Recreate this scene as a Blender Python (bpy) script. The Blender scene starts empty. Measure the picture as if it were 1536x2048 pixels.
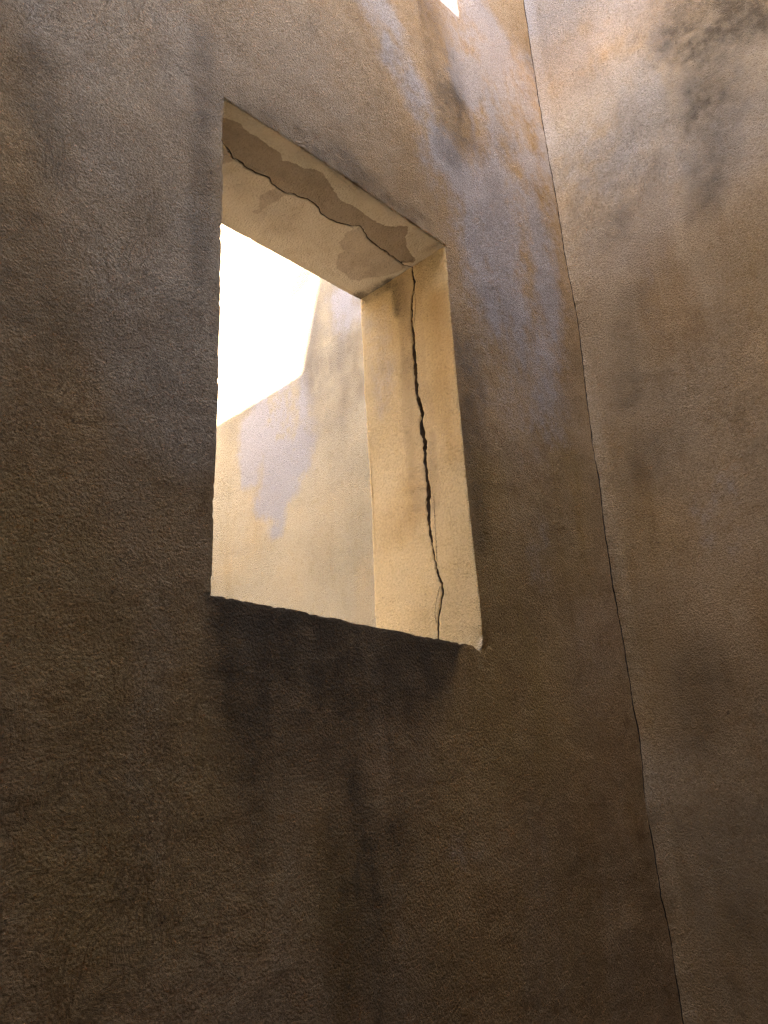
import bpy, math
import numpy as np
from mathutils import Vector

scene = bpy.context.scene
# ------------------------------------------------------------------ camera
cam_data = bpy.data.cameras.new("camera")
cam = bpy.data.objects.new("camera", cam_data)
scene.collection.objects.link(cam)
scene.camera = cam
YAW, PITCH, ROLL = math.radians(46.4631), math.radians(21.8462), math.radians(-3.0904)
fwd = Vector((math.sin(YAW) * math.cos(PITCH), math.cos(YAW) * math.cos(PITCH), math.sin(PITCH)))
rgt = Vector((math.cos(YAW), -math.sin(YAW), 0))
up = rgt.cross(fwd)
r2 = math.cos(ROLL) * rgt + math.sin(ROLL) * up
u2 = -math.sin(ROLL) * rgt + math.cos(ROLL) * up
from mathutils import Matrix
m = Matrix((r2, u2, -fwd)).transposed().to_4x4()
m.translation = Vector((0.0, -1.5, 1.6))
cam.matrix_world = m
cam_data.sensor_fit = 'VERTICAL'
cam_data.sensor_height = 24.0
cam_data.lens = 24.0 * 1732.025 / 2048.0
cam_data.clip_start = 0.02
cam_data.clip_end = 500

# ------------------------------------------------------------------ sky, sun, exposure
KS = 0.65
SUN = Vector((1 / KS, 0.3157, -1.0)).normalized()      # direction the light travels
elev = math.asin(-SUN.z)
world = bpy.data.worlds.new("World")
scene.world = world
world.use_nodes = True
wn = world.node_tree.nodes
bg = wn["Background"]
sky = wn.new("ShaderNodeTexSky")
sky.sky_type = 'NISHITA'
sky.sun_disc = False
sky.sun_elevation = elev
sky.sun_rotation = math.atan2(-SUN.x, -SUN.y)
sky.air_density = 1.0
sky.dust_density = 0.8
sky.ozone_density = 1.0
world.node_tree.links.new(sky.outputs[0], bg.inputs[0])
bg.inputs[1].default_value = 0.15
sl = bpy.data.lights.new("sun", 'SUN')
sl.energy = 2.0
sl.angle = math.radians(0.53)
sl.color = (1.0, 0.97, 0.92)
so = bpy.data.objects.new("sun", sl)
scene.collection.objects.link(so)
so.location = (-4, -2, 12)
so.rotation_euler = SUN.to_track_quat('-Z', 'Y').to_euler()
vs = scene.view_settings
vs.view_transform = 'Standard'
vs.look = 'None'
vs.gamma = 1.0
vs.exposure = 5.74
vs.use_white_balance = True        # the camera balanced for open shade
vs.white_balance_temperature = 8900
vs.white_balance_tint = 22
cy = scene.cycles
cy.max_bounces = 7
cy.diffuse_bounces = 7
cy.use_adaptive_sampling = True
cy.adaptive_threshold = 0.014
cy.glossy_bounces = 2
cy.use_denoising = True
try:
    cy.denoiser = 'OPENIMAGEDENOISE'
    cy.denoising_input_passes = 'RGB_ALBEDO_NORMAL'
    cy.denoising_prefilter = 'NONE'
except Exception:
    pass
cy.use_guiding = True
cy.use_surface_guiding = True
cy.guiding_training_samples = 128
cy.sample_clamp_indirect = 0
cy.caustics_reflective = False

# ------------------------------------------------------------------ measured layout (metres)
XB = 2.8108                      # face of the side wall
X0, X1, Z0, Z1, T = 1.0330,1.9585,2.1471,3.5691,0.4232      # window opening in the window wall, wall thickness
NX, NZ = 2.2038,4.8836               # lower right corner of the upper opening
CORNER = [(1.104,2.776),(1.171,2.779),(1.234,2.775),(1.291,2.78),(1.349,2.778),(1.391,2.773),(1.441,2.761),(1.501,2.762),(1.576,2.761),(1.639,2.755),(1.702,2.747),(1.741,2.747),(1.828,2.764),(1.945,2.778),(2.056,2.769),(2.122,2.775),(2.21,2.774),(2.315,2.777),(2.396,2.769),(2.465,2.763),(2.521,2.761),(2.575,2.763),(2.69,2.765),(2.793,2.773),(2.907,2.782),(3.054,2.777),(3.223,2.787),(3.358,2.793),(3.518,2.803),(3.62,2.809),(3.744,2.802),(3.935,2.795),(4.064,2.793),(4.23,2.798),(4.35,2.791),(4.469,2.785),(4.595,2.78),(4.74,2.778),(4.908,2.779),(5.137,2.779),(5.321,2.781),(5.507,2.781)]
SOFCRACK = [(1.094,0.1184),(1.131,0.1381),(1.154,0.148),(1.179,0.1641),(1.197,0.162),(1.229,0.168),(1.265,0.1705),(1.289,0.1646),(1.312,0.1587),(1.331,0.1732),(1.363,0.1765),(1.392,0.1768),(1.412,0.1645),(1.437,0.1584),(1.459,0.1491),(1.483,0.1499),(1.513,0.157),(1.531,0.1691),(1.556,0.17),(1.581,0.171),(1.607,0.1633),(1.624,0.1557),(1.653,0.1419),(1.671,0.1256),(1.696,0.1337),(1.731,0.1518),(1.781,0.1578),(1.82,0.1613),(1.869,0.1641),(1.902,0.1686),(1.932,0.171),(1.953,0.1586)]
JAMBCRACK = [(2.198,0.1683,0.002951),(2.228,0.1654,0.003157),(2.266,0.1597,0.003955),(2.302,0.148,0.004937),(2.346,0.1335,0.0069),(2.37,0.1332,0.008894),(2.402,0.1464,0.006002),(2.423,0.1505,0.007035),(2.457,0.1556,0.004053),(2.508,0.1611,0.005115),(2.56,0.1668,0.01135),(2.644,0.1632,0.01457),(2.704,0.1577,0.0136),(2.785,0.1611,0.01271),(2.865,0.1581,0.01496),(2.934,0.1676,0.01301),(2.976,0.157,0.01301),(3.004,0.1636,0.01527),(3.051,0.1754,0.01215),(3.138,0.1747,0.01228),(3.228,0.174,0.01354),(3.287,0.1713,0.009092),(3.351,0.1754,0.005744),(3.43,0.1662,0.005774),(3.486,0.1517,0.005773),(3.555,0.1581,0.004672),(3.584,0.1556,0.004683)]
HAIRS = [[(2.43,0.1478),(2.486,0.1444),(2.552,0.1422),(2.62,0.1399),(2.67,0.1372)],[(3.286,0.1762),(3.344,0.1616),(3.412,0.151),(3.476,0.1526)],[(3.184,0.1661),(3.246,0.1701),(3.286,0.1762)],[(2.252,0.1691),(2.292,0.1714),(2.329,0.1617),(2.372,0.1411)]]
TIDE = [(2.611,0.2206),(2.666,0.2292),(2.758,0.2393),(2.872,0.2483),(2.986,0.2484),(3.14,0.2432),(3.3,0.2378),(3.466,0.2322),(3.595,0.2272)]
DAMP1 = [(1.052,0.05873),(1.071,0.05459),(1.097,0.04786),(1.118,0.0419),(1.142,0.05184),(1.169,0.05393),(1.201,0.05247),(1.245,0.05567),(1.28,0.05699),(1.296,0.07678),(1.309,0.06685),(1.332,0.05945),(1.364,0.05511),(1.398,0.03463),(1.42,0.03475),(1.444,0.04444),(1.478,0.05633),(1.51,0.07043),(1.547,0.08093),(1.595,0.07163),(1.63,0.07416),(1.666,0.07674),(1.727,0.06935),(1.753,0.05202),(1.781,0.01896),(1.806,0.03558),(1.82,0.05999),(1.866,0.09484),(1.894,0.1085),(1.931,0.1159),(1.947,0.1352),(1.92,0.1591),(1.902,0.1686),(1.869,0.1641),(1.82,0.1613),(1.781,0.1578),(1.731,0.1518),(1.696,0.1337),(1.671,0.1256),(1.653,0.1419),(1.624,0.1557),(1.607,0.1633),(1.581,0.171),(1.556,0.17),(1.531,0.1691),(1.513,0.157),(1.483,0.1499),(1.459,0.1491),(1.437,0.1584),(1.412,0.1645),(1.392,0.1768),(1.363,0.1765),(1.331,0.1732),(1.312,0.1587),(1.289,0.1646),(1.265,0.1705),(1.229,0.168),(1.197,0.162),(1.179,0.1641),(1.154,0.148),(1.131,0.1381),(1.094,0.1184)]
DAMP2 = [(1.674,0.1289),(1.669,0.1456),(1.654,0.178),(1.667,0.1969),(1.672,0.2298),(1.699,0.2501),(1.721,0.2502),(1.715,0.2814),(1.744,0.3223),(1.773,0.3443),(1.81,0.346),(1.847,0.356),(1.875,0.3378),(1.889,0.3042),(1.92,0.2695),(1.934,0.2363),(1.944,0.1998),(1.944,0.1644),(1.902,0.1686),(1.869,0.1641),(1.82,0.1613),(1.781,0.1578),(1.731,0.1518),(1.696,0.1337)]
DAMP3 = [(1.354,0.1792),(1.342,0.2057),(1.338,0.237),(1.363,0.2809),(1.376,0.2862),(1.364,0.3086),(1.376,0.3149),(1.385,0.289),(1.38,0.254),(1.394,0.2247),(1.394,0.1971),(1.395,0.1799)]
DAMP4 = [(1.118,0.1523),(1.138,0.1437),(1.187,0.1711),(1.18,0.1928),(1.176,0.2062),(1.16,0.2111)]
STAINS_AND_GLARE = [
    ('A','dirt',0.5,[(2.064,4.345,0.1059,0.0747),(2.076,4.2,0.1185,0.08342),(2.01,4.007,0.08804,0.06266)]),
    ('A','dirt',0.38,[(1.94,4.701,0.1916,0.1372),(2.015,4.573,0.1907,0.1352),(2.077,4.461,0.1264,0.0889)]),
    ('A','dirt',0.35,[(0.5384,3.316,0.05541,0.05752),(0.5445,3.141,0.07099,0.07456),(0.5923,3.059,0.05797,0.06022)]),
    ('A','dirt',0.35,[(0.961,3.767,0.05482,0.04901),(0.9688,3.424,0.04874,0.04422),(0.9666,3.125,0.04044,0.03703),(0.9662,2.927,0.03148,0.02887)]),
    ('A','dirt',0.45,[(1.118,3.594,0.08628,0.07475),(1.303,3.599,0.1046,0.08654),(1.507,3.595,0.1156,0.09112),(1.807,3.591,0.09071,0.06688)]),
    ('A','dirt',0.4,[(0.5284,2.833,0.1233,0.1326),(0.5778,2.661,0.1194,0.1264)]),
    ('A','dirt',0.35,[(2.014,3.167,0.1051,0.07295),(1.988,2.787,0.09533,0.06482),(1.978,2.45,0.07567,0.04988)]),
    ('A','lime',0.72,[(1.678,4.524,0.1251,0.09385),(1.791,4.289,0.1228,0.09076),(1.924,4.118,0.1093,0.07901),(1.988,3.946,0.09313,0.0665)]),
    ('A','lime',0.61,[(2.362,5.009,0.1588,0.1067),(2.308,4.754,0.157,0.1064),(2.235,4.472,0.1254,0.086)]),
    ('A','lime',0.65,[(2.77,5.061,0.07914,0.05053),(2.775,4.843,0.08165,0.05203),(2.783,4.459,0.07572,0.04793)]),
    ('A','lime',0.42,[(2.037,4.002,0.1483,0.1049),(2.195,3.86,0.307,0.2099),(2.281,3.538,0.2585,0.1724)]),
    ('A','lime',0.33,[(2.579,4.192,0.2868,0.1855),(2.576,3.73,0.2166,0.1383)]),
    ('A','lime',0.22,[(2.219,3.253,0.2703,0.1798),(2.269,2.875,0.1913,0.1228)]),
    ('A','lime',0.25,[(2.304,2.608,0.07986,0.04966),(2.28,2.412,0.06437,0.03933)]),
    ('A','pale',0.35,[(0.9712,2.989,0.1131,0.1034),(0.9663,2.729,0.1181,0.1078),(0.9805,2.524,0.08364,0.07542)]),  # glare beside the window, painted as paler plaster
    ('A','pale',0.35,[(1.354,4.098,0.1993,0.1606),(1.435,3.942,0.2256,0.1794)]),
    ('A','lime',0.18,[(0.7612,1.666,0.04592,0.04075),(0.7777,1.691,0.02811,0.02489)]),
    ('A','lime',0.16,[(0.889,1.476,0.0591,0.04733)]),
    ('A','lime',0.29,[(1.827,1.612,0.08941,0.05344)]),
    ('A','lime',0.11,[(2.532,2.3,0.1299,0.0741),(2.521,2.016,0.1235,0.06767)]),
    ('A','pale',0.75,[(0.6124,3.506,0.1894,0.1885),(0.7957,3.627,0.2211,0.2071),(0.7658,3.203,0.1999,0.1937),(0.8393,2.864,0.1562,0.1492),(0.8913,2.62,0.1216,0.1137)]),  # brighter light at upper left, put into the colour as paler plaster
    ('A','pale',0.4,[(0.9805,3.668,0.2065,0.1841),(1.228,3.866,0.2757,0.2294)]),  # painted brightening carried on above the window
    ('A','pale',0.65,[(0.9604,3.09,0.08298,0.07613),(0.9595,2.726,0.08797,0.08058),(0.9628,2.468,0.06762,0.06119)]),  # window glare put into the colour along the opening's left edge
    ('A','lime',0.5,[(2.263,5.046,0.2589,0.176),(2.482,4.864,0.3748,0.2471),(2.544,4.387,0.2953,0.1927)]),
    ('A','lime',0.3,[(2.404,3.983,0.2567,0.17),(2.51,3.487,0.2006,0.1281),(2.484,3.043,0.1451,0.09053)]),
    ('B','pale',0.7,[(-0.5766,4.985,0.3381,0.318),(-0.7251,4.161,0.2198,0.2241)]),
    ('B','lime',0.6,[(-0.06924,5.468,0.2171,0.1852),(-0.2977,5.12,0.3158,0.2828),(-0.4386,4.749,0.2505,0.2344)]),
    ('B','lime',0.45,[(-0.06582,4.665,0.1534,0.136),(-0.2192,4.321,0.1902,0.1756)]),
    ('A','pale',0.6,[(0.8439,2.784,0.1106,0.1056),(0.8814,2.565,0.1053,0.09874)]),  # more painted brightening left of the window
    ('A','ochre',0.5,[(0.6301,2.16,0.1321,0.1342),(0.7825,1.993,0.1638,0.152),(0.8992,1.815,0.1724,0.1476)]),
    ('A','ochre',0.5,[(1.041,1.634,0.1856,0.1444),(1.562,1.513,0.266,0.167),(2.139,1.415,0.3741,0.1962)]),
    ('B','ochre',0.25,[(-0.1941,1.881,0.2567,0.2375),(-0.1874,1.432,0.2568,0.2298)]),
    ('B','ochre',0.2,[(-0.2181,2.474,0.2246,0.214),(-0.4063,2.253,0.1649,0.164)]),
    ('A','ochre',0.8,[(2.155,2.695,0.1745,0.113),(2.155,2.244,0.2406,0.1475),(2.141,1.901,0.2251,0.1311)]),
    ('A','ochre',0.7,[(1.934,2.068,0.1374,0.08685),(1.885,1.733,0.147,0.08865)]),
    ('A','ochre',0.6,[(2.564,2.966,0.1481,0.09043),(2.546,2.48,0.1347,0.07844)]),
    ('A','ochre',0.6,[(0.7648,1.626,0.1097,0.09618),(0.8669,1.517,0.1172,0.09561)]),
    ('A','ochre',0.3,[(2.028,3.924,0.09054,0.06416),(2.092,3.754,0.07853,0.05483)]),
    ('A','ochre',0.15,[(2.749,4.671,0.1117,0.07126),(2.668,3.581,0.06956,0.0435)]),
    ('B','dirt',0.72,[(-0.8153,4.815,0.2252,0.2228),(-0.9003,4.621,0.1852,0.1887),(-0.9923,4.535,0.1315,0.1371)]),
    ('B','dirt',0.55,[(-0.7131,4.625,0.1481,0.1462),(-0.6899,4.398,0.1177,0.1176),(-0.6447,4.275,0.06961,0.06956)]),
    ('B','dirt',0.5,[(-0.7475,4.272,0.1118,0.1138),(-0.6548,4.013,0.1086,0.1104),(-0.5766,3.823,0.06413,0.06486)]),
    ('B','dirt',0.35,[(-0.22,3.627,0.07962,0.07551),(-0.1845,3.32,0.07577,0.07183),(-0.1669,3.194,0.06564,0.06211)]),
    ('B','dirt',0.4,[(-0.2032,2.925,0.1228,0.1173),(-0.3112,2.966,0.07887,0.07722)]),
    ('B','dirt',0.35,[(-0.2322,3.966,0.1002,0.09419),(-0.2862,4.009,0.0744,0.07054)]),
    ('B','dirt',0.4,[(-0.2409,2.118,0.139,0.1319),(-0.1752,1.963,0.1046,0.09703)]),
    ('B','dirt',0.35,[(-0.1677,1.577,0.1651,0.1489),(-0.2062,1.295,0.1557,0.1385)]),
    ('B','pale',0.9,[(-0.04292,5.493,0.2198,0.1866),(-0.04417,5.088,0.1685,0.146),(-0.04588,4.531,0.1201,0.1068)]),
    ('B','pale',0.8,[(-0.1785,5.23,0.3347,0.2929),(-0.2494,4.82,0.3607,0.3257),(-0.2315,4.396,0.3032,0.279)]),
    ('B','pale',0.5,[(-0.5485,4.83,0.2739,0.2593),(-0.5394,4.172,0.2593,0.2551),(-0.2782,3.963,0.222,0.2102)]),
    ('B','lime',0.35,[(-0.4267,2.691,0.1065,0.1072),(-0.4153,2.547,0.08671,0.08699)]),
    ('B','ochre',0.3,[(-0.7511,3.554,0.1123,0.1194),(-0.6471,2.988,0.0857,0.09083)]),
    ('B','ochre',0.25,[(-0.07116,3.016,0.08783,0.08147),(-0.1421,2.588,0.1182,0.111)]),
    ('B','ochre',0.3,[(-0.07801,2.235,0.1143,0.1047),(-0.09614,2.024,0.09126,0.08323)]),
    ('C','lime',1.0,[(1.955,4.139,0.17,0.1126),(1.913,3.83,0.209,0.1384),(1.893,3.606,0.1836,0.1213),(2.026,3.499,0.1409,0.0911)]),
    ('C','lime',0.9,[(2.191,4.038,0.1364,0.08737),(2.238,3.891,0.1042,0.06616),(2.249,3.668,0.07121,0.04488)]),
    ('C','lime',0.6,[(1.96,3.448,0.1008,0.0657),(1.996,3.31,0.08189,0.05288)]),
    ('C','lime',0.6,[(1.422,4.514,0.1374,0.09806),(1.388,4.364,0.1331,0.09548)]),
    ('C','dirt',0.3,[(1.298,4.19,0.07589,0.05515),(1.308,3.948,0.08156,0.05911),(1.372,3.886,0.107,0.07679)]),
    ('C','dirt',0.9,[(2.149,5.373,0.1113,0.07246),(2.226,5.102,0.1456,0.09399),(2.251,4.962,0.1318,0.08478)]),
    ('C','dirt',0.8,[(1.76,4.839,0.1047,0.07148),(1.95,4.726,0.07562,0.05039)]),
    ('C','dirt',0.25,[(1.557,4.253,0.1829,0.128),(1.615,3.775,0.1738,0.12)]),
    ('C','ochre',0.12,[(2.233,3.505,0.1988,0.1249),(2.323,3.226,0.1972,0.1211)]),
    ('C','ochre',0.12,[(1.299,2.92,0.07034,0.05),(1.316,2.651,0.06827,0.04788)]),
    ('C','ochre',0.1,[(1.799,3,0.2072,0.1361),(1.59,3.356,0.163,0.112)]),
    ('C','grey',0.75,[(2.259,5.605,0.5249,0.3363),(1.757,4.984,0.4288,0.2918),(1.342,4.471,0.2676,0.1929)]),  # grey weathering; its colour also holds down light on the upper wall
    ('C','grey',0.65,[(2.355,4.864,0.4255,0.2695),(1.952,4.444,0.3651,0.2422),(1.516,4.233,0.2708,0.1905)]),
    ('C','grey',0.5,[(2.343,4.273,0.3938,0.248),(1.777,4.03,0.3298,0.223),(1.412,3.873,0.208,0.1482)]),
    ('C','grey',0.3,[(1.958,3.785,0.4316,0.2829),(1.466,3.541,0.242,0.1701)]),
    ('J','ochre',0.7,[(0.04328,3.364,0.05894,0.04684),(0.02842,2.969,0.06654,0.05319),(0.02652,2.788,0.05098,0.04071)]),
    ('J','ochre',0.5,[(0.2378,2.722,0.06944,0.05244),(0.2918,2.615,0.09287,0.06893)]),
    ('J','dirt',0.35,[(0.2184,3.545,0.0497,0.0379),(0.2048,3.346,0.03669,0.02811),(0.2124,3.166,0.03027,0.02317),(0.2139,2.952,0.02406,0.01837),(0.2115,2.767,0.01846,0.01406)]),
    ('J','dirt',0.4,[(0.2321,3.531,0.02767,0.02104),(0.2538,3.413,0.02173,0.01647)]),
    ('J','dirt',0.35,[(0.1157,2.894,0.01816,0.0142),(0.1282,2.72,0.01757,0.01365),(0.1317,2.617,0.01506,0.01165)]),
    ('J','dirt',0.4,[(0.3865,3.558,0.04148,0.03053),(0.2943,3.555,0.03424,0.02569)]),
    ('J','lime',0.5,[(0.02635,2.169,0.04455,0.03475),(0.006501,2.149,0.03658,0.02866)]),
    ('J','lime',0.35,[(0.3667,3.45,0.0574,0.04244),(0.3306,3.22,0.06449,0.04805),(0.3176,3.053,0.05152,0.03844)]),
    ('S','dirt',0.9,[(1.959,0.4221,0.04172,0.06939),(1.966,0.3537,0.03753,0.06156),(1.965,0.2865,0.02224,0.03592)]),
    ('S','dirt',0.4,[(1.939,0.01028,0.02097,0.03171),(1.936,0.03777,0.01756,0.02669)]),
    ('S','dirt',0.35,[(1.295,-0.008091,0.02943,0.03856),(1.494,-0.01181,0.03106,0.04244),(1.715,-0.01593,0.03288,0.0471)]),
    ('S','dirt',0.3,[(1.377,0.2887,0.0482,0.06985),(1.47,0.3012,0.04948,0.07319)]),
]
XL = -0.7         # left walls
YB = -4.0         # wall behind the viewer
YR = 3.6          # far end of the rear shaft
HA = 8.46         # height of the added shadow casters left of the window wall
HB = 5.7          # height of the walls of the near shaft
HR = 7.5          # top of the added light blocker above the window wall
HC = 7.5          # height of the rear wall
HF = 4.75         # underside of the added slab over the viewer
XR = -0.7         # edge of the added light blocker on the left
YO = -1.35        # added slab over the viewer: open to the sky from here to the window wall
HS = 10.2         # unseen blocks added to keep the sun out of the near shaft
HS2 = 7.6
YS = -3.2         # face of the added sky blocker behind the viewer
XD = 0.4          # left wall of the rear shaft
HD = 4.19 + (XB - XD) * KS
ZT = 1.95         # raised floor added to bounce light up the rear shaft

# ------------------------------------------------------------------ numpy noise
def _hash(ix, iy, iz, seed):
    h = (ix * 374761393 + iy * 668265263 + iz * 2147483647 + seed * 974634777) & 0xFFFFFFFF
    h = ((h ^ (h >> 13)) * 1274126177) & 0xFFFFFFFF
    h = ((h ^ (h >> 16)) * 2246822519) & 0xFFFFFFFF
    return ((h ^ (h >> 15)) & 0xFFFFFF) / float(0xFFFFFF)

def vnoise(p, seed=0):
    i = np.floor(p).astype(np.int64)
    f = p - i
    f = f * f * (3 - 2 * f)
    r = 0
    for dx in (0, 1):
        wx = f[:, 0] if dx else 1 - f[:, 0]
        for dy in (0, 1):
            wy = f[:, 1] if dy else 1 - f[:, 1]
            for dz in (0, 1):
                wz = f[:, 2] if dz else 1 - f[:, 2]
                r = r + wx * wy * wz * _hash(i[:, 0] + dx, i[:, 1] + dy, i[:, 2] + dz, seed)
    return r * 2 - 1

def n1(t, freq, seed):
    p = np.zeros((len(t), 3)); p[:, 0] = np.asarray(t) * freq; p[:, 1] = seed * 7.31
    return vnoise(p, seed)

def rough(P):
    """vector displacement of the hand-thrown plaster, a function of place only"""
    D = np.zeros_like(P)
    for freq, amp in ((2.2, .0045), (9.0, .0013), (34.0, .0007), (95.0, .0003)):
        for a in range(3):
            D[:, a] += amp * vnoise(P * freq, 11 + a + int(freq))
    return D

EDGES = []      # (point, direction, inward normals) of the arrises that are worn round
def worn(P):
    """round the arrises of the opening and break its lower right corner"""
    D = np.zeros_like(P)
    R = .009
    for (a, b, n) in EDGES:
        a = np.array(a); b = np.array(b); n = np.array(n)
        ab = b - a; L = np.linalg.norm(ab)
        t = np.clip(((P - a) @ ab) / L ** 2, 0, 1)
        q = a + t[:, None] * ab
        d = np.linalg.norm(P - q, axis=1)
        near = d < R * 1.6
        if not near.any():
            continue
        qq = q[near]
        rr = R * (0.75 + .5 * vnoise(qq * 18, 5))
        f = np.clip(1 - d[near] / rr, 0, 1) ** 2
        chip = np.clip(vnoise(qq * 55, 6) - .25, 0, 1) * .005
        D[near] += (f * (.3 * rr + chip))[:, None] * n
    c = np.array((X1, 0, Z0))
    d = np.linalg.norm((P - c) * np.array((1, 1, .8)), axis=1)
    near = d < .055
    if near.any():
        f = np.clip(1 - d[near] / .055, 0, 1) ** .8
        for a in range(3):
            D[near, a] += f * .0045 * vnoise(P[near] * 55, 40 + a)
        D[near] += (f * .006)[:, None] * np.array((.5, .8, -.3))
    return D

# ------------------------------------------------------------------ stains measured on each surface, with glare painted in as pale strokes
def stain_or_glare(plane, kind, U, V):
    out = np.zeros(len(U))
    wob = np.stack([U * 6, V * 3, U * 0 + 3.3], 1)
    wu = .02 * vnoise(wob, 70) + .012 * vnoise(wob * 4, 71)
    wv = .03 * vnoise(wob, 72)
    U = U + wu; V = V + wv
    for pl, at, st, pts in STAINS_AND_GLARE:
        if pl != plane or at != kind:
            continue
        best = np.zeros(len(U))
        segs = list(zip(pts[:-1], pts[1:])) if len(pts) > 1 else [(pts[0], pts[0])]
        for p, q in segs:
            du, dv = q[0] - p[0], q[1] - p[1]
            L2 = du * du + dv * dv
            t = np.clip(((U - p[0]) * du + (V - p[1]) * dv) / L2, 0, 1) if L2 > 1e-9 else np.zeros(len(U))
            ru = p[2] + t * (q[2] - p[2]); rv = p[3] + t * (q[3] - p[3])
            d = np.hypot((U - p[0] - t * du) / (1.9 * ru), (V - p[1] - t * dv) / (1.9 * rv))
            k = np.clip(1 - d, 0, 1)
            best = np.maximum(best, k * 1.15)
        best = np.clip(best, 0, 1); best = best * best * (3 - 2 * best)
        out = out + (1 - out) * st * best
    return out

def sdf(poly, U, V):
    d = np.full(len(U), 9.0); inside = np.zeros(len(U), bool)
    for (ax, ay), (bx, by) in zip(poly, poly[1:] + poly[:1]):
        ex, ey = bx - ax, by - ay
        t = np.clip(((U - ax) * ex + (V - ay) * ey) / (ex * ex + ey * ey + 1e-12), 0, 1)
        d = np.minimum(d, np.hypot(U - ax - t * ex, V - ay - t * ey))
        c = ((ay > V) != (by > V)) & (U < (bx - ax) * (V - ay) / (by - ay + 1e-12) + ax)
        inside ^= c
    return np.where(inside, -d, d)

# ------------------------------------------------------------------ materials
def N(nt, kind, **kw):
    n = nt.nodes.new(kind)
    for k, v in kw.items():
        setattr(n, k, v)
    return n

class G:
    """small helper for writing node graphs"""
    def __init__(s, nt): s.nt = nt
    def link(s, a, b): s.nt.links.new(a, b)
    def put(s, sock, v):
        if isinstance(v, bpy.types.NodeSocket): s.link(v, sock)
        else: sock.default_value = v
    def math(s, op, a, b=0.0, c=None, clamp=False):
        n = N(s.nt, "ShaderNodeMath", operation=op, use_clamp=clamp)
        s.put(n.inputs[0], a); s.put(n.inputs[1], b)
        if c is not None: s.put(n.inputs[2], c)
        return n.outputs[0]
    def vmath(s, op, a, b=(0, 0, 0)):
        n = N(s.nt, "ShaderNodeVectorMath", operation=op)
        s.put(n.inputs[0], a)
        if op == 'SCALE': s.put(n.inputs[3], b)
        else: s.put(n.inputs[1], b)
        return n.outputs[1] if op in ('LENGTH', 'DISTANCE', 'DOT_PRODUCT') else n.outputs[0]
    def noise(s, vec, scale, detail=3.0, rough=.55, dist=0.0, dim='3D', out=0):
        n = N(s.nt, "ShaderNodeTexNoise", noise_dimensions=dim)
        s.link(vec, n.inputs['Vector'])
        n.inputs['Scale'].default_value = scale; n.inputs['Detail'].default_value = detail
        n.inputs['Roughness'].default_value = rough; n.inputs['Distortion'].default_value = dist
        return n.outputs[out]
    def smooth(s, v, a, b, lo=0.0, hi=1.0):
        n = N(s.nt, "ShaderNodeMapRange", interpolation_type='SMOOTHSTEP')
        s.link(v, n.inputs[0])
        for i, x in ((1, a), (2, b), (3, lo), (4, hi)): s.put(n.inputs[i], x)
        return n.outputs[0]
    def mix(s, f, a, b, blend='MIX'):
        n = N(s.nt, "ShaderNodeMix", data_type='RGBA', blend_type=blend)
        s.put(n.inputs[0], f)
        s.put(n.inputs[6], a if isinstance(a, bpy.types.NodeSocket) else (*a, 1))
        s.put(n.inputs[7], b if isinstance(b, bpy.types.NodeSocket) else (*b, 1))
        return n.outputs[2]
    def attr(s, name):
        n = N(s.nt, "ShaderNodeAttribute", attribute_type='GEOMETRY', attribute_name=name)
        return n.outputs['Fac']

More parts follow.
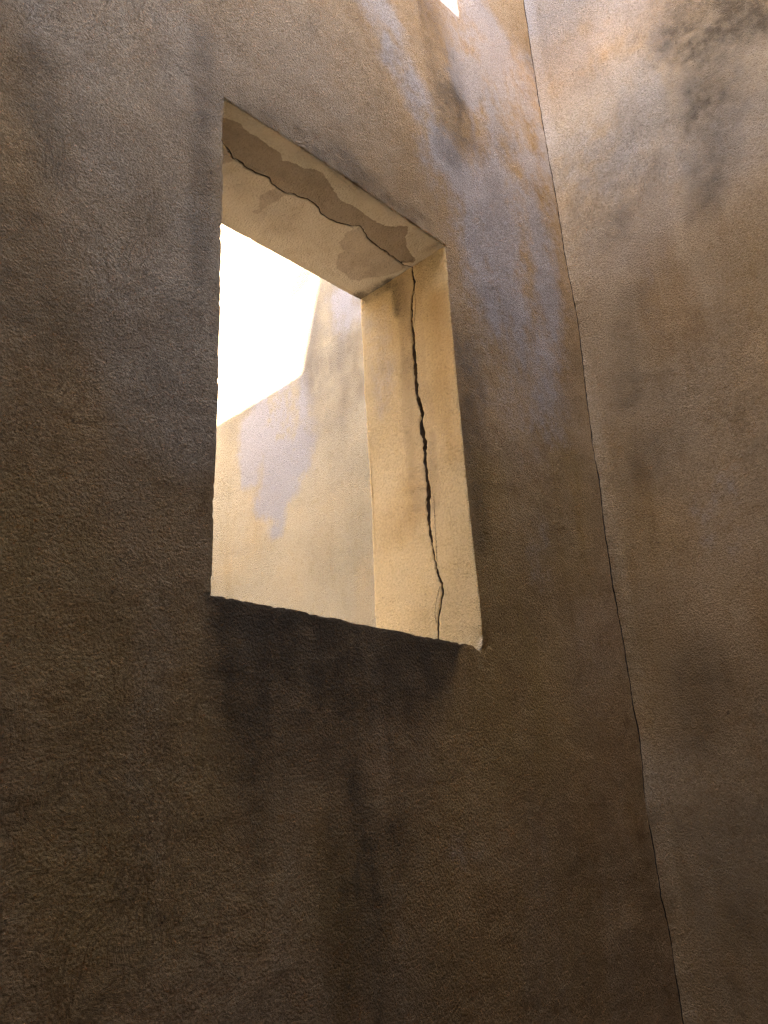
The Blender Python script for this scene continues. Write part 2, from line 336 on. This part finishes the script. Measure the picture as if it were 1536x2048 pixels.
def plaster(name, base=(.50, .285, .11), pale=(.56, .38, .21), deep=(.37, .20, .07),
            relief=1.0, arcs=1.0, damp=False, plain=False, ochre=(.47, .285, .10), lime=(.52, .455, .395), pale2=(.58, .43, .275), hairs=False, soot=(.078, .058, .036)):
    """aged render: broad tone, streaks, stains and painted glare ride on the mesh, fine grain and trowel furrows are shaded"""
    mat = bpy.data.materials.new(name); mat.use_nodes = True
    nt = mat.node_tree; g = G(nt)
    bsdf = nt.nodes["Principled BSDF"]
    bsdf.inputs['Roughness'].default_value = .95
    bsdf.inputs['Specular IOR Level'].default_value = .1
    pos = N(nt, "ShaderNodeNewGeometry").outputs['Position']
    if plain:
        col = g.mix(g.noise(pos, 1.7, 2, .6), base, pale)
        g.link(col, bsdf.inputs['Base Color'])
        return mat
    fine = g.noise(pos, 120.0, 5, .78)
    col = g.mix(g.attr('clouds'), base, pale)
    col = g.mix(g.smooth(g.attr('streak'), .5, .95, 0, .75), col, deep)
    col = g.mix(g.smooth(g.attr('streak'), .45, .1, 0, .5), col, pale)
    col = g.mix(g.smooth(g.attr('mottle'), .5, 1.0, 0, .5), col, deep)
    fo = g.math('SUBTRACT', fine, .5)
    col = g.mix(g.math('MULTIPLY', g.attr('pale'), .9), col, pale2)
    col = g.mix(g.math('MULTIPLY', g.attr('ochre'), .8), col, ochre)
    col = g.mix(g.attr('grey'), col, (.115, .108, .09))
    la = g.attr('lime')
    lm = g.smooth(g.math('ADD', la, g.math('MULTIPLY', fo, g.math('MINIMUM', g.math('MULTIPLY', la, 2.0), .6))), .1, .75)
    col = g.mix(g.math('MULTIPLY', lm, .8), col, lime)
    da = g.attr('dirt')
    dm = g.smooth(g.math('ADD', da, g.math('MULTIPLY', fo, g.math('MINIMUM', g.math('MULTIPLY', da, 5.0), 1.7))), .06, 1.0)
    col = g.mix(g.math('MULTIPLY', dm, .88), col, soot)
    if damp:
        wob = g.math('MULTIPLY', g.math('SUBTRACT', g.noise(pos, 42.0, 5, .72), .5), .026)
        for an, amt, c in (('damp_b', .58, (.22, .165, .115)), ('damp_a', .93, (.20, .142, .088))):
            sd = g.math('ADD', g.attr(an), wob)
            inner = g.smooth(sd, .0010, -.0014)
            rim = g.math('MULTIPLY', g.smooth(sd, -.014, -.001), .05)
            tone = g.math('MULTIPLY', inner, g.math('ADD', g.math('ADD', amt - .26, g.math('MULTIPLY', g.attr('clouds'), .16)), g.math('ADD', rim, g.math('MULTIPLY', g.math('SUBTRACT', g.attr('mottle'), .5), .22))))
            col = g.mix(tone, col, c)
    # trowel arcs: short furrows swept round scattered centres
    furrow = None
    for an, rr in (('sweep_a', 135.0), ('sweep_b', 165.0)):
        at = N(nt, "ShaderNodeAttribute", attribute_type='GEOMETRY', attribute_name=an)
        v = g.vmath('MULTIPLY', at.outputs['Vector'], (rr, 16.0, 0))
        s2 = N(nt, "ShaderNodeSeparateXYZ"); g.link(at.outputs['Vector'], s2.inputs[0])
        fn = g.smooth(g.noise(v, 1.0, 4, .78, .6, '2D'), .28, .48)
        fn = g.math('MULTIPLY', g.math('SUBTRACT', 1.0, fn), s2.outputs[2])
        furrow = fn if furrow is None else g.math('ADD', furrow, fn)
    furrow = g.math('MULTIPLY', furrow, arcs)
    pits = g.smooth(fine, .37, .25)
    specks = g.math('MULTIPLY', g.smooth(g.noise(pos, 82.0, 2, .6), .335, .27), g.smooth(g.attr('mottle'), .2, .7))
    lodge = g.math('ADD', g.math('MULTIPLY', specks, .65 * min(1, relief)), g.math('ADD', g.math('MULTIPLY', furrow, .22), g.math('MULTIPLY', pits, .5 * min(1, relief))), clamp=True)
    col = g.mix(lodge, col, (.115, .08, .052))
    col = g.mix(g.smooth(fine, .34, .60, .55 * min(1, relief), 0.0), col, g.mix(1.0, col, (.36, .30, .25), 'MULTIPLY'))
    hair = None
    if hairs:
        ha = g.math('ADD', g.attr('hair'), g.math('MULTIPLY', g.math('SUBTRACT', g.noise(pos, 150.0, 3, .7), .5), .010))
        hair = g.smooth(g.math('ABSOLUTE', ha), .0016, .0004)
        col = g.mix(g.math('MULTIPLY', hair, .8), col, (.05, .035, .022))
        tide = g.smooth(g.math('ADD', g.attr('tide'), g.math('MULTIPLY', g.math('SUBTRACT', g.noise(pos, 30.0, 4, .7), .5), .05)), -.002, .004)
        col = g.mix(g.math('MULTIPLY', tide, .28), col, (.42, .29, .17))
    vor = N(nt, "ShaderNodeTexVoronoi", voronoi_dimensions='3D', feature='F1')
    g.link(pos, vor.inputs['Vector']); vor.inputs['Scale'].default_value = 150.0
    grain = g.math('MULTIPLY', vor.outputs['Distance'], -1.5)          # sand grains standing proud
    hsum = g.math('SUBTRACT', g.math('MULTIPLY', fine, 3.4), g.math('MULTIPLY', furrow, 1.4))
    hsum = g.math('ADD', hsum, g.math('MULTIPLY', grain, .9))
    hsum = g.math('SUBTRACT', hsum, g.math('MULTIPLY', pits, .6))
    hsum = g.math('MULTIPLY', hsum, g.attr('tooth'))
    if hair is not None:
        hsum = g.math('SUBTRACT', hsum, g.math('MULTIPLY', hair, 2.0))
    bump = N(nt, "ShaderNodeBump")
    bump.inputs['Strength'].default_value = 1.0
    bump.inputs['Distance'].default_value = .0044 * relief
    g.link(hsum, bump.inputs['Height'])
    g.link(bump.outputs[0], bsdf.inputs['Normal'])
    g.link(col, bsdf.inputs['Base Color'])
    return mat

M_A = plaster("plaster_window_wall")
M_B = plaster("plaster_side_wall", base=(.49, .33, .17), pale=(.53, .40, .25), deep=(.39, .25, .12), pale2=(.41, .37, .315), lime=(.42, .39, .36))
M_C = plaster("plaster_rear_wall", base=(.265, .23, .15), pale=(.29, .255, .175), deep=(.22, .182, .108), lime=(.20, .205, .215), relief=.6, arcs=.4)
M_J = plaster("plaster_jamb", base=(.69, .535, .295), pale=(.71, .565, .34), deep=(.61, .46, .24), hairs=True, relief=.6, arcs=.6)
M_S = plaster("plaster_soffit", base=(.46, .385, .26), pale=(.49, .415, .295), deep=(.38, .31, .20), relief=.35, arcs=.15, damp=True)
M_N = plaster("plaster_bleached", base=(.44, .415, .39), pale=(.47, .445, .42), deep=(.38, .35, .32), relief=.6, arcs=.4)
M_P = plaster("plaster_plain", base=(.32, .20, .10), pale=(.36, .235, .125), plain=True)
M_T = plaster("plaster_tan", base=(.58, .51, .41), pale=(.63, .56, .46), plain=True)
M_L = plaster("plaster_bounce_white", base=(.78, .73, .64), pale=(.82, .77, .69), plain=True)  # whitened so the unseen rear surfaces bounce more light

def simple(name, c):
    mat = bpy.data.materials.new(name); mat.use_nodes = True
    nt = mat.node_tree; g = G(nt)
    geo = N(nt, "ShaderNodeNewGeometry")
    n = g.noise(geo.outputs['Position'], 60.0, 4, .6)
    b = nt.nodes["Principled BSDF"]
    g.link(g.mix(n, tuple(v * .6 for v in c), tuple(v * 1.3 for v in c)), b.inputs['Base Color'])
    b.inputs['Roughness'].default_value = 1.0
    return mat
M_K = simple("broken_plaster", (.13, .09, .058))
M_D = simple("dark_crack", (.05, .035, .022))  # very dark colour for the faces inside the corner crack
M_G = simple("dusty_earth", (.06, .042, .026))

# ------------------------------------------------------------------ mesh helpers
COL = scene.collection
def thing(name, label, cat, loc):
    o = bpy.data.objects.new(name, None); COL.objects.link(o)
    o.location = loc; o['label'] = label; o['category'] = cat; o['kind'] = 'thing'
    o.empty_display_size = .2
    return o

def mesh_obj(name, V, F, mat, parent=None, attrs=None, smooth=True):
    """V (n,3) world coordinates, F (m,4) quads"""
    V = np.asarray(V, float); F = np.asarray(F, np.int64)
    used = np.unique(F)
    if len(used) < len(V):
        re = np.full(len(V), -1); re[used] = np.arange(len(used)); F = re[F]; V = V[used]
        if attrs: attrs = {k: a[used] for k, a in attrs.items()}
    if parent is not None:
        off = Vector((0, 0, 0)); p = parent
        while p is not None:
            off += p.location; p = p.parent
        V = V - np.array(off)
    me = bpy.data.meshes.new(name)
    me.vertices.add(len(V)); me.vertices.foreach_set('co', V.astype(np.float32).ravel())
    k = F.shape[1]
    me.loops.add(F.size); me.loops.foreach_set('vertex_index', F.astype(np.int32).ravel())
    me.polygons.add(len(F)); me.polygons.foreach_set('loop_start', np.arange(0, F.size, k, dtype=np.int32))
    me.update(calc_edges=True)
    me.polygons.foreach_set('use_smooth', np.full(len(F), smooth))
    for a, v in (attrs or {}).items():
        if v.ndim == 2:
            at = me.attributes.new(a, 'FLOAT_VECTOR', 'POINT'); at.data.foreach_set('vector', v.astype(np.float32).ravel())
        else:
            at = me.attributes.new(a, 'FLOAT', 'POINT'); at.data.foreach_set('value', v.astype(np.float32))
    me.materials.append(mat)
    o = bpy.data.objects.new(name, me); COL.objects.link(o)
    if parent is not None: o.parent = parent
    return o

def lin(a, b, step):
    n = max(1, int(round(abs(b - a) / step)))
    return np.linspace(a, b, n + 1)

def axis(*stops):
    """axis((v0, step), (v1, step), ..., (vn, None)): piecewise even grid lines"""
    out = [np.array([stops[0][0]])]
    for (a, st), (b, _) in zip(stops[:-1], stops[1:]):
        out.append(lin(a, b, st)[1:])
    return np.concatenate(out)

def quads(nu, nv, flip=False):
    i = np.arange(nu - 1)[:, None] * nv + np.arange(nv - 1)[None, :]
    q = np.stack([i, i + nv, i + nv + 1, i + 1], -1)
    return q[:, :, ::-1] if flip else q          # (nu-1, nv-1, 4)

def dress(P, extra=True):
    return P + rough(P) + (worn(P) if extra else 0)

def fbm(p, octaves, seed, gain=.55):
    r = 0; a = 1; t = 0
    for o in range(octaves):
        r = r + a * vnoise(p * 2 ** o + o * 17.3, seed + o); t += a * a; a *= gain
    return np.clip(.5 + .42 * r / math.sqrt(t), 0, 1)

def sweep(U, V, scale, seed):
    """trowel strokes: radius and angle about scattered centres, and how deep the furrows bite"""
    P2 = np.stack([U, V, 0 * U + seed], 1)
    u = U * scale + .22 * vnoise(P2 * 5, seed) + .08 * vnoise(P2 * 14, seed + 1)
    v = V * scale + .22 * vnoise(P2 * 5, seed + 2) + .08 * vnoise(P2 * 14, seed + 3)
    iu, iv = np.floor(u).astype(np.int64), np.floor(v).astype(np.int64)
    d1 = np.full(len(U), 9.0); d2 = d1.copy(); cu = 0 * U; cv = 0 * U; hh = 0 * U
    for du in (-1, 0, 1):
        for dv in (-1, 0, 1):
            ju, jv = iu + du, iv + dv
            pu = ju + _hash(ju, jv, 0 * ju, seed); pv = jv + _hash(ju, jv, 0 * ju + 1, seed)
            d = np.hypot(u - pu, v - pv)
            near = d < d1
            d2 = np.where(near, d1, np.minimum(d2, d))
            cu = np.where(near, pu, cu); cv = np.where(near, pv, cv)
            hh = np.where(near, _hash(ju, jv, 0 * ju + 2, seed), hh); d1 = np.where(near, d, d1)
    ang0 = hh * 2 * math.pi                       # the stroke's centre lies well outside its own patch
    ou = cu + 1.25 * np.cos(ang0); ov = cv + 1.25 * np.sin(ang0)
    du, dv = (u - ou) / scale, (v - ov) / scale
    rad = np.hypot(du, dv)
    a = np.arctan2(dv, du) - ang0
    a = (a % (2 * math.pi))                       # the cut lies behind the centre, away from the patch
    fade = np.clip((d2 - d1) / .28, 0, 1)
    bite = np.clip((fbm(P2 * 3.1, 3, seed + 7) - .28) / .4, .08, 1)
    return np.stack([rad + hh * 3, a * rad * 3 + hh * 5, fade * bite], 1)

def tones_of(plane, U, V):
    """everything the plaster shader reads from the surface"""
    k = .22 if plane in 'ABCJ' else 1.0
    S = {'A': 1, 'B': 2, 'C': 3, 'J': 4, 'S': 5}.get(plane, 6) * 3.7
    P = np.stack([U, V, 0 * U + S], 1); PS = np.stack([U, V * k, 0 * U + S], 1)
    clouds = fbm(P * 1.6, 4, 101); streak = fbm(PS * 6.5, 5, 111, .62); mott = fbm(P * 24, 3, 121, .65)
    warp = fbm(P * 8, 4, 131, .65)
    out = {'clouds': clouds, 'streak': streak, 'mottle': mott}
    broken = fbm(P * 30, 3, 141, .7)
    def mask(kind, n, amt):
        a = stain_or_glare(plane, kind, U, V)
        return np.clip(a * (1 + (n - .5) * amt), 0, 1)
    out['tooth'] = .6 + .5 * np.clip((fbm(P * 2.6, 4, 171, .6) - .3) * 2.2, 0, 1)
    out['pale'] = mask('pale', .5 * streak + .5 * warp, 1.6)
    out['grey'] = mask('grey', .6 * streak + .4 * warp, 1.3)
    out['ochre'] = mask('ochre', streak, 1.6)
    lm = mask('lime', .5 * streak + .5 * warp, 2.6) + .22 * np.clip((streak - .72) * 4, 0, 1)
    out['lime'] = np.clip(lm + .25 * (broken - .5) * (lm > .02), 0, 1)
    out['dirt'] = mask('dirt', .4 * streak + .3 * warp + .3 * broken, 1.9)
    if plane == 'A':
        # rain run-off below the sill: a band along it, a broad wash and thin vertical trails
        d = Z0 - V
        thin = .5 * fbm(np.stack([U * 22 + .8 * warp, V * 2.2, 0 * U + 9], 1), 4, 151, .7) + .5 * warp
        thin = np.clip(.5 + (thin - .5) * 1.25, 0, 1)
        broad = fbm(np.stack([U * 9, V * 1.2, 0 * U + 4], 1), 4, 161, .65)
        left = np.clip((U - (X0 - .05) + .07 * (warp - .5)) / (.06 + .2 * np.clip(d, 0, .6)), 0, 1)
        right = np.clip((X1 + .02 - .25 * np.clip(d / .3, 0, 1) ** .6 - U + .25 * (broad - .5)) / (.06 + .8 * np.clip(d, 0, .5)), 0, 1)
        lip = 1.0 * np.exp(-np.clip(d, 0, 9) / (.02 + .05 * thin))
        wash = 1.12 * np.clip(1 - d / (.42 + .6 * broad), 0, 1) ** .9 * (.62 + .35 * thin + .25 * (broken - .5))
        run = np.clip(np.maximum(lip, wash), 0, 1) * left * right * (d > -.005)
        core = np.clip(1 - abs((U - (X0 + .46 - .05 * d)) / (.17 + .14 * broad)), 0, 1)
        run = np.maximum(run, 1.15 * core * np.clip((thin + .1) * 1.1, 0, 1) * np.clip(d * 3, 0, 1) * np.clip(1.25 - d * .75, 0, 1))
        out['dirt'] = np.maximum(out['dirt'], run)
    out['sweep_a'] = sweep(U, V, 2.3, 51); out['sweep_b'] = sweep(U, V, 3.6, 61)
    return out

def box(name, lo, hi, mat, parent=None, kind=None, step=None):
    x0, y0, z0 = lo; x1, y1, z1 = hi
    V = [(x, y, z) for x in (x0, x1) for y in (y0, y1) for z in (z0, z1)]
    F = [(0, 1, 3, 2), (4, 6, 7, 5), (0, 4, 5, 1), (2, 3, 7, 6), (0, 2, 6, 4), (1, 5, 7, 3)]
    o = mesh_obj(name, V, F, mat, parent, smooth=False)
    if kind: o['kind'] = kind
    return o

# ------------------------------------------------------------------ ground
g_ = mesh_obj("ground", [(-60, -60, 0), (60, -60, 0), (60, 60, 0), (-60, 60, 0)], [(0, 1, 2, 3)], M_G, smooth=False)
g_['kind'] = 'structure'

# ------------------------------------------------------------------ window wall
EDGES += [((X0, 0, Z0), (X0, 0, Z1), (-.7, .7, 0)), ((X1, 0, Z0), (X1, 0, Z1), (.7, .7, 0)),
          ((X0, 0, Z1), (X1, 0, Z1), (0, .7, .7)), ((X0, 0, Z0), (X1, 0, Z0), (0, .7, -.7)),
          ((X1, T, Z0), (X1, T, Z1), (.7, -.7, 0)), ((X0, T, Z1), (X1, T, Z1), (0, -.7, .7)),
          ((X0, T, Z0), (X0, T, Z1), (-.7, -.7, 0)), ((X0, T, Z0), (X1, T, Z0), (0, -.7, -.7)),
          ((NX, 0, NZ), (NX, 0, NZ + 1.3), (.7, .7, 0)), ((NX - 1, 0, NZ), (NX, 0, NZ), (0, .7, -.7))]
wall = thing("window_wall", "weathered tan plaster wall pierced by a deep window opening", "wall", ((XL + XB) / 2, T / 2, 0))

UX0, UZ1 = NX - 1.0, HB + .01        # upper opening
FS = .0055
cz = np.array(CORNER)
def corner_x(z):
    zz = np.asarray(z)
    x = np.interp(zz, cz[:, 0], cz[:, 1])
    return x + .0022 * n1(zz, 38, 1) + .0013 * n1(zz, 120, 2)
def corner_w(z):
    zz = np.asarray(z)
    return .0072 + .0025 * n1(zz, 22, 3) + .002 * n1(zz, 90, 4)

XE = XB - .06                        # left edge of the strip that is fitted to the corner crack
xs = axis((XL, .12), (.35, FS), (X0, FS), (UX0, FS), (X1, FS), (NX, FS), (XE, .005), (XB, None))
zs = axis((0, .12), (.95, FS), (Z0, FS), (Z1, FS), (NZ, .02), (NZ + .25, .05), (HB, None))
gx, gz = np.meshgrid(xs, zs, indexing='ij')
ex = corner_x(zs) - corner_w(zs) / 2             # right edge of the window wall
k = np.clip((gx - XE) / (XB - XE), 0, 1)
gx2 = np.where(gx > XE, XE + k * (ex[None, :] - XE), gx)
P = np.stack([gx2.ravel(), np.zeros(gx.size), gz.ravel()], 1)
q = quads(len(xs), len(zs))
mx = (xs[:-1] + xs[1:]) / 2; mz = (zs[:-1] + zs[1:]) / 2
hole = ((mx[:, None] > X0) & (mx[:, None] < X1) & (mz[None] > Z0) & (mz[None] < Z1)) | \
       ((mx[:, None] > UX0) & (mx[:, None] < NX) & (mz[None] > NZ) & (mz[None] < UZ1))
Q = q[~hole]
PD = dress(P)
edge_front = PD.reshape(len(xs), len(zs), 3)[-1]     # plaster edge along the crack
mesh_obj("wall_face", PD, Q, M_A, wall, tones_of('A', P[:, 0], P[:, 2]))

# back face (coarse) a hair inside the ends of the reveals
xb = axis((XL, .1), (X0, .02), (UX0, .02), (X1, .05), (NX, .05), (XB, None))
zb = axis((0, .1), (Z0, .02), (Z1, .02), (NZ, .05), (HB, None))
gx, gz = np.meshgrid(xb, zb, indexing='ij')
mx = (xb[:-1] + xb[1:]) / 2; mz = (zb[:-1] + zb[1:]) / 2
hole = ((mx[:, None] > X0) & (mx[:, None] < X1) & (mz[None] > Z0) & (mz[None] < Z1)) | \
       ((mx[:, None] > UX0) & (mx[:, None] < NX) & (mz[None] > NZ) & (mz[None] < UZ1))
Pb = np.stack([gx.ravel(), np.full(gx.size, T - .012), gz.ravel()], 1)
mesh_obj("wall_back_face", Pb, quads(len(xb), len(zb), True)[~hole], M_P, wall)
for a_, b_ in ((XL, UX0), (NX, XB)):
    mesh_obj("wall_top", [(a_, 0, HB - .004), (b_, 0, HB - .004), (b_, T, HB - .004), (a_, T, HB - .004)], [(0, 1, 2, 3)], M_P, wall, smooth=False)

def grooved(along, vals, T_, crack_fn, width_fn, to3d, step, depth, depth_dir):
    """reveal grid (along x depth) with a real open crack: returns P, Q_surface, Q_crack, flat coordinates"""
    c = crack_fn(vals); w = width_fn(vals)
    cm = float(np.mean(c))
    left = lin(0, cm, step); right = lin(cm, T_, step)
    nl, nr = len(left), len(right)
    nv = nl + nr + 4
    A = np.zeros((len(vals), nv)); Dp = np.zeros((len(vals), nv))
    chl = .0006 + np.clip(n1(vals, 48, 81) + .6 * n1(vals, 130, 82) - .1, 0, 1) * np.clip(w * 1.1, .0005, .006)   # broken lips
    chr_ = .0006 + np.clip(n1(vals, 52, 83) + .6 * n1(vals, 120, 84) - .1, 0, 1) * np.clip(w * 1.1, .0005, .006)
    lo, hi = c - w / 2 - chl, c + w / 2 + chr_
    A[:, :nl] = left[None] / cm * lo[:, None]
    A[:, nl] = c - w / 2; A[:, nl + 3] = c + w / 2
    Dp[:, nl] = .0010 + chl * .7; Dp[:, nl + 3] = .0010 + chr_ * .7
    A[:, nl + 1] = c - w * .40; A[:, nl + 2] = c + w * .40
    Dp[:, nl + 1] = depth; Dp[:, nl + 2] = depth
    A[:, nl + 4:] = hi[:, None] + (right[None] - cm) / (T_ - cm) * (T_ - hi)[:, None]
    L = np.repeat(vals[:, None], nv, 1)
    P0 = to3d(L.ravel(), A.ravel())
    qq = quads(len(vals), nv)
    isc = np.zeros(nv - 1, bool); isc[nl:nl + 3] = True
    return P0, Dp.ravel(), qq[:, ~isc].reshape(-1, 4), qq[:, isc].reshape(-1, 4), L.ravel(), A.ravel()

# right reveal with its crack
jc = np.array(JAMBCRACK)
zj = zs[(zs >= Z0 - 1e-9) & (zs <= Z1 + 1e-9)]
cfn = lambda z: np.interp(z, jc[:, 0], jc[:, 1]) + .0024 * n1(z, 50, 21) + .0018 * n1(z, 140, 22)
wfn = lambda z: np.maximum(.0008, np.interp(z, jc[:, 0], jc[:, 2]) * (1.0 + .35 * n1(z, 60, 23) + .3 * n1(z, 150, 24)))
P0, dp, qs, qc, L, A = grooved('z', zj, T, cfn, wfn, lambda z, v: np.stack([np.full(len(z), X1), v, z], 1), .005, .05, None)
PD = dress(P0); PD[:, 0] += dp
at = tones_of('J', P0[:, 1], P0[:, 2])
hl = np.full(len(P0), .5)
for path in HAIRS:
    pp = np.array(path)
    off = P0[:, 1] - np.interp(P0[:, 2], pp[:, 0], pp[:, 1])
    inside = (P0[:, 2] > pp[0, 0]) & (P0[:, 2] < pp[-1, 0])
    hl = np.where(inside & (abs(off) < abs(hl)), off, hl)
at['hair'] = hl
pp = np.array(TIDE)
at['tide'] = np.minimum(np.interp(P0[:, 2], pp[:, 0], pp[:, 1]) - P0[:, 1], (P0[:, 2] - pp[0, 0]) * .2)
at['tide'] = np.minimum(at['tide'], P0[:, 1] - np.interp(P0[:, 2], jc[:, 0], jc[:, 1]) + .05)
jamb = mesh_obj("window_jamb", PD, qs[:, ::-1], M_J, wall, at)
jamb['label'] = "sun-warmed right reveal of the window split by a vertical crack"
o = mesh_obj("crack", PD, qc[:, ::-1], M_K, jamb, None)
o['label'] = "wide dark vertical crack running down the right reveal"

# soffit with its crack and damp patches
scr = np.array(SOFCRACK)
xw = xs[(xs >= X0 - 1e-9) & (xs <= X1 + 1e-9)]
cfn = lambda x: np.interp(x, scr[:, 0], scr[:, 1]) + .0018 * n1(x, 60, 31) + .0015 * n1(x, 150, 32)
wfn = lambda x: np.maximum(.0008, .0031 + .0014 * n1(x, 30, 33))
P0, dp, qs, qc, L, A = grooved('x', xw, T, cfn, wfn, lambda x, v: np.stack([x, v, np.full(len(x), Z1)], 1), .005, .04, None)
U, V = P0[:, 0], P0[:, 1]
da = sdf(DAMP1, U, V); db = np.minimum(np.minimum(sdf(DAMP2, U, V), sdf(DAMP3, U, V)), sdf(DAMP4, U, V))
PD = dress(P0)
lost = np.clip(.5 - da / .005, 0, 1) * .0014 + np.clip(.5 - db / .004, 0, 1) * .0006
PD[:, 2] += dp + lost
at = tones_of('S', U, V); at['damp_a'] = da; at['damp_b'] = db
fc = np.minimum(da, db)[qs].mean(1)
sof = mesh_obj("window_soffit", PD, qs[fc >= 0], M_S, wall, at)
sof['label'] = "cracked and damp-stained underside of the window lintel"
o = mesh_obj("damp_patch", PD, qs[da[qs].mean(1) < 0], M_S, sof, at)
o['label'] = "long dark brown damp patch along the soffit crack"
for poly, lab in ((DAMP2, "fainter damp patch near the inner corner of the soffit"),
                  (DAMP3, "small pointed damp patch below the soffit crack"),
                  (DAMP4, "faint damp patch at the left end of the soffit")):
    ds = sdf(poly, U, V)
    o = mesh_obj("damp_patch", PD, qs[(da[qs].mean(1) >= 0) & (fc < 0) & (ds[qs].mean(1) < 0.0005)], M_S, sof, at)
    o['label'] = lab
o = mesh_obj("crack", PD, qc, M_K, sof, None)
o['label'] = "thin jagged crack running the length of the soffit"

# left reveal and sill, turned away from the viewer
yv = lin(0, T, .02)
g1, g2 = np.meshgrid(zj, yv, indexing='ij')
P0 = np.stack([np.full(g1.size, X0), g2.ravel(), g1.ravel()], 1)
mesh_obj("window_jamb", dress(P0), quads(len(zj), len(yv)).reshape(-1, 4), M_J, wall, {**tones_of('none', P0[:, 1], P0[:, 2]), 'hair': np.ones(len(P0)), 'tide': -np.ones(len(P0))})
g1, g2 = np.meshgrid(xw, yv, indexing='ij')
P0 = np.stack([g1.ravel(), g2.ravel(), np.full(g1.size, Z0)], 1)
mesh_obj("window_sill", dress(P0), quads(len(xw), len(yv)).reshape(-1, 4), M_S, wall, {**tones_of('none', P0[:, 0], P0[:, 1]), 'damp_a': np.ones(len(P0)), 'damp_b': np.ones(len(P0))})

# upper opening
zu = zs[zs >= NZ - 1e-9]; xu = xs[(xs >= UX0 - 1e-9) & (xs <= NX + 1e-9)]
for X_, fl in ((UX0, False), (NX, True)):
    g1, g2 = np.meshgrid(zu, yv, indexing='ij')
    P0 = np.stack([np.full(g1.size, X_), g2.ravel(), g1.ravel()], 1)
    o = mesh_obj("upper_opening_jamb", dress(P0), quads(len(zu), len(yv), fl).reshape(-1, 4), M_N, wall, tones_of('none', P0[:, 1], P0[:, 2]))
for Z_, nm in ((NZ, "upper_opening_sill"),):
    g1, g2 = np.meshgrid(xu, yv, indexing='ij')
    P0 = np.stack([g1.ravel(), g2.ravel(), np.full(g1.size, Z_)], 1)
    mesh_obj(nm, dress(P0), quads(len(xu), len(yv)).reshape(-1, 4), M_C, wall, tones_of('none', P0[:, 0], P0[:, 1]))

# ------------------------------------------------------------------ side wall meeting the window wall at the cracked corner
side = thing("side_wall", "tan plaster wall at right angles to the window wall, sooty at its top", "wall", (XB + .2, YB / 2, 0))
ys = axis((YB, .12), (-1.15, .006), (-.05, .004), (0, None))
gy, gz = np.meshgrid(ys, zs, indexing='ij')
inx = corner_x(zs) + corner_w(zs) / 2
R = .05
f = np.clip(1 + gy / R, 0, 1) ** 2
gxx = XB - f * (XB - inx)[None, :]
P = np.stack([gxx.ravel(), gy.ravel(), gz.ravel()], 1)
PD = dress(P, False)
edge_side = PD.reshape(len(ys), len(zs), 3)[-1]
mesh_obj("wall_face", PD, quads(len(ys), len(zs)).reshape(-1, 4), M_B, side, tones_of('B', P[:, 1], P[:, 2]))
box("wall_core", (XB + .03, YB, 0), (XB + .4, T, HB - .01), M_P, side)

# the open crack in the corner: returns into the wall on both sides
din = np.array((.0, .05, 0))
rows = np.stack([edge_front, edge_front + din, edge_side + din, edge_side], 0)
o = mesh_obj("crack", rows.reshape(-1, 3), quads(4, len(zs)).reshape(-1, 4), M_D, wall)
o['label'] = "hairline crack climbing the inner corner between the two walls"

# ------------------------------------------------------------------ rear wall seen through the window
rear = thing("rear_wall", "sunlit ochre plaster wall beyond the window opening", "wall", (XB + .2, (T + YR) / 2, 0))
yr = axis((T, .1), (1.1, .010), (2.75, .1), (YR, None))
zr = axis((0, .12), (2.4, .010), (6.0, .1), (HC, None))
gy, gz = np.meshgrid(yr, zr, indexing='ij')
P = np.stack([np.full(gy.size, XB), gy.ravel(), gz.ravel()], 1)
mesh_obj("wall_face", dress(P, False), quads(len(yr), len(zr)).reshape(-1, 4), M_C, rear, tones_of('C', P[:, 1], P[:, 2]))
box("wall_core", (XB + .03, T + .005, 0), (XB + .4, YR + .4, HC - .01), M_P, rear)

# ------------------------------------------------------------------ the other walls of the two shafts, and unseen blocks added to shape the light
def shell(name, lo, hi, mat=M_P):
    return box(name, lo, hi, mat, None, 'structure')
shell("enclosing_wall", (XL - .4, YB - .4, 0), (XL, 0, HF))
shell("enclosing_wall", (XL + .003, YB - .4, 0), (XB + .4, YB, HF))
shell("sky_blocking_slab", (XL - .4, YB - .4, HF + .003), (XB + .4, YO, HF + .28))  # unseen slab added over the viewer to cut sky light low down
shell("light_blocker", (XL - .9, YB - .4, HF + .283), (XR, -.003, HS))  # unseen block added to keep sun off the near shaft
shell("light_blocker", (XR + .003, YB - 1.0, HF + .283), (XB + .4, YS, HS2))  # unseen block added to hide sky behind the viewer
# left wall of the rear court, over whose top the sun comes in
shell("enclosing_wall", (XD - .3, T, 0), (XD, YR + .4, HD), M_L)
shell("enclosing_wall", (XD + .003, YR, 0), (XB, YR + .4, HC), M_T)
shell("shadow_caster", (XB - 4.6 / KS, .003, 0), (XL - .403, T - .003, HA))  # added out of view; its shadow edges the sun patch
shell("light_blocker", (XL - .4, .003, HB + .003), (-.9, T - .003, HA))  # added to carry that shadow on above the window wall
shell("light_blocker", (-.897, .003, HB + .003), (XB + .4, T - .003, HR), M_T)  # added to shut off sky over the window wall
t_ = box("bounce_floor", (XD, T, .003), (XB, YR, ZT), M_L, None, 'structure')  # unseen floor, raised and whitened to bounce light onto the soffit
